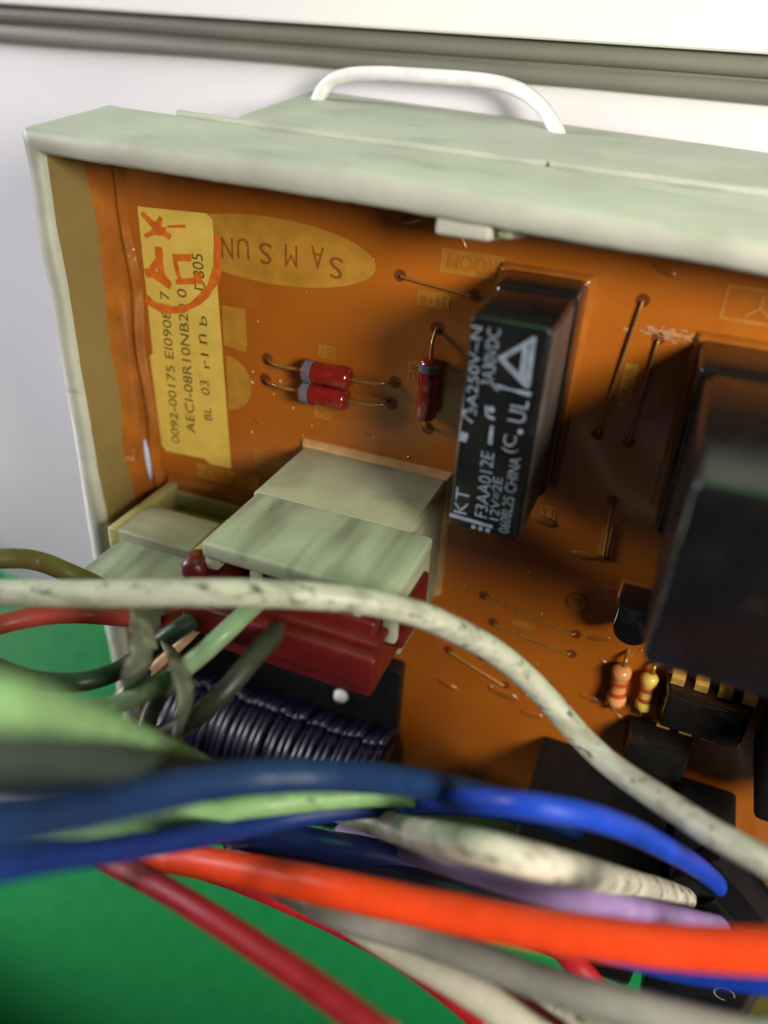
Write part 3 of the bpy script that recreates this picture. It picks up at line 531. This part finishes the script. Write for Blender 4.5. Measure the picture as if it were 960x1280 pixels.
obj('rim', box((-21.9, -24.6, 0), (-20.4, -21.0, 13.6), .35, 3), 'yellow_plastic', h2, smooth=35)
obj('rim', box((-10.0, -24.6, 0), (-8.6, -21.0, 13.6), .35, 3), 'yellow_plastic', h2, smooth=35)
obj('bridge', box((-20.5, -24.5, 6.6), (-9.9, -21.02, 13.55), .35, 3), 'header_plastic', h2, smooth=35)
obj('back_lip', box((-20.5, -24.5, 0), (-9.9, -21.9, 1.4), .5, 3), 'yellow_plastic', h2, smooth=50)
obj('resin_collar', frustum((-22.8, -31.5, -7.8, -20.0), (-22.0, -31, -8.5, -20.9), -.3, .9, .3, 2), 'resin', h2, smooth=60)

# ------------------------------------------------------------------ plugs
ph = thing('plug_housing', 'wide pale greenish plug housing with grey smudged streaks, over the red plug', 'plug housing', (9, -12, 18))
obj('top_plate', box((-1.0, -12.6, 13.2), (19.1, -10.7, 24.2), .4, 3), 'housing_plastic', ph, smooth=35)
obj('side_plate', box((17.6, -17.5, 13.2), (19.05, -12.5, 22.8), .3), 'housing_plastic', ph, smooth=35); obj('side_plate', box((-.95, -14.0, 14), (.6, -12.5, 24.0), .4), 'housing_plastic', ph, smooth=35)
for x in (4.2, 11.8, 15.0): obj('tooth', box((x, -16.2, 23.0), (x+.9, -12.5, 24.1), .2), 'housing_plastic', ph)
rd = thing('red_plug', 'dark red plug pushed in under the wide pale housing', 'plug', (9, -16, 20))
obj('plug_body', box((-1.2, -23.5, 13.3), (17.5, -14.2, 24.5), .35, 3), 'red_plastic', rd, smooth=35)
obj('front_plate', box((-2.0, -19.9, 24.4), (18.6, -16.4, 26.9), .4, 3), 'red_plastic', rd, smooth=35)
obj('upper_plate', box((-.4, -16.5, 22.5), (18.4, -15.6, 25.6), .3, 2), 'red_plastic', rd, smooth=35)
obj('latch', lathe([(0, .5), (.3, 1.2), (2.4, 1.35), (3.0, .9)], (-2.4, -14.2, 22.2), (.2, 0, 1), 18), 'red_plastic', rd, smooth=180)
obj('latch', box((17.4, -18.6, 15), (19.6, -13.6, 22), .35), 'red_plastic', rd, smooth=35)
sp = thing('pale_plug', 'pale greenish plug seated in the small header beside the tray wall', 'plug', (-15, -26, 18))
obj('plug_body', box((-20.4, -27.5, 10.2), (-8.5, -22.4, 21.0), .5, 3), 'housing_plastic', sp, smooth=35)
for i in range(3): obj('slot_rib', box((-18.8+3.6*i, -25, 20.9), (-17.2+3.6*i, -23.2, 21.7), .2), 'yellow_plastic', sp)

# ------------------------------------------------------------------ wires
for wi, (name, label, m, dia, P) in enumerate(WIRES):
    pts = smooth_path(spline(P, 8), 10)
    bm = tube(pts, dia/2, 18, 1.0, None, .03, wi*3.7)
    mid = pts[len(pts)//2]
    o = obj(name, bm, m, None, tuple(mid), smooth=180); o['label'] = label; o['category'] = 'wire'
pb = BLACK_PLUG; a_, b_ = Vector(pb[0]), Vector(pb[1]); ax_ = (b_-a_).normalized(); sd_ = ax_.cross(Vector((0, 0, 1))).normalized(); up_ = sd_.cross(ax_)
def obox(c, hx, hs, hu, bev):
    t = bmesh.new(); bmesh.ops.create_cube(t, size=2)
    for v in t.verts: v.co = c+ax_*v.co.x*hx+sd_*v.co.y*hs+up_*v.co.z*hu
    bmesh.ops.bevel(t, geom=t.edges[:], offset=bev, segments=2, affect='EDGES'); return t
bp_ = thing('black_plug', 'black plug at the lower right where the blue and cream wires end', 'plug', tuple((a_+b_)/2))
obj('plug_body', obox((a_+b_)/2, (b_-a_).length/2, 2.9, 2.2, .4), 'black_matte', bp_); obj('latch', obox((a_+b_)/2+up_*2.5+sd_*.4, 1.6, .9, .5, .2), 'black_case', bp_)
for ti, (label, P, wd) in enumerate(TIES):
    pts = smooth_path(spline(P, 8), 4)
    o = obj('tape_tie', tube(pts, wd*.72, 14, .25, None, .35, ti*5.1), 'tie_tape', None, tuple(pts[len(pts)//2]), smooth=180); o['label'] = label; o['category'] = 'tape tie'
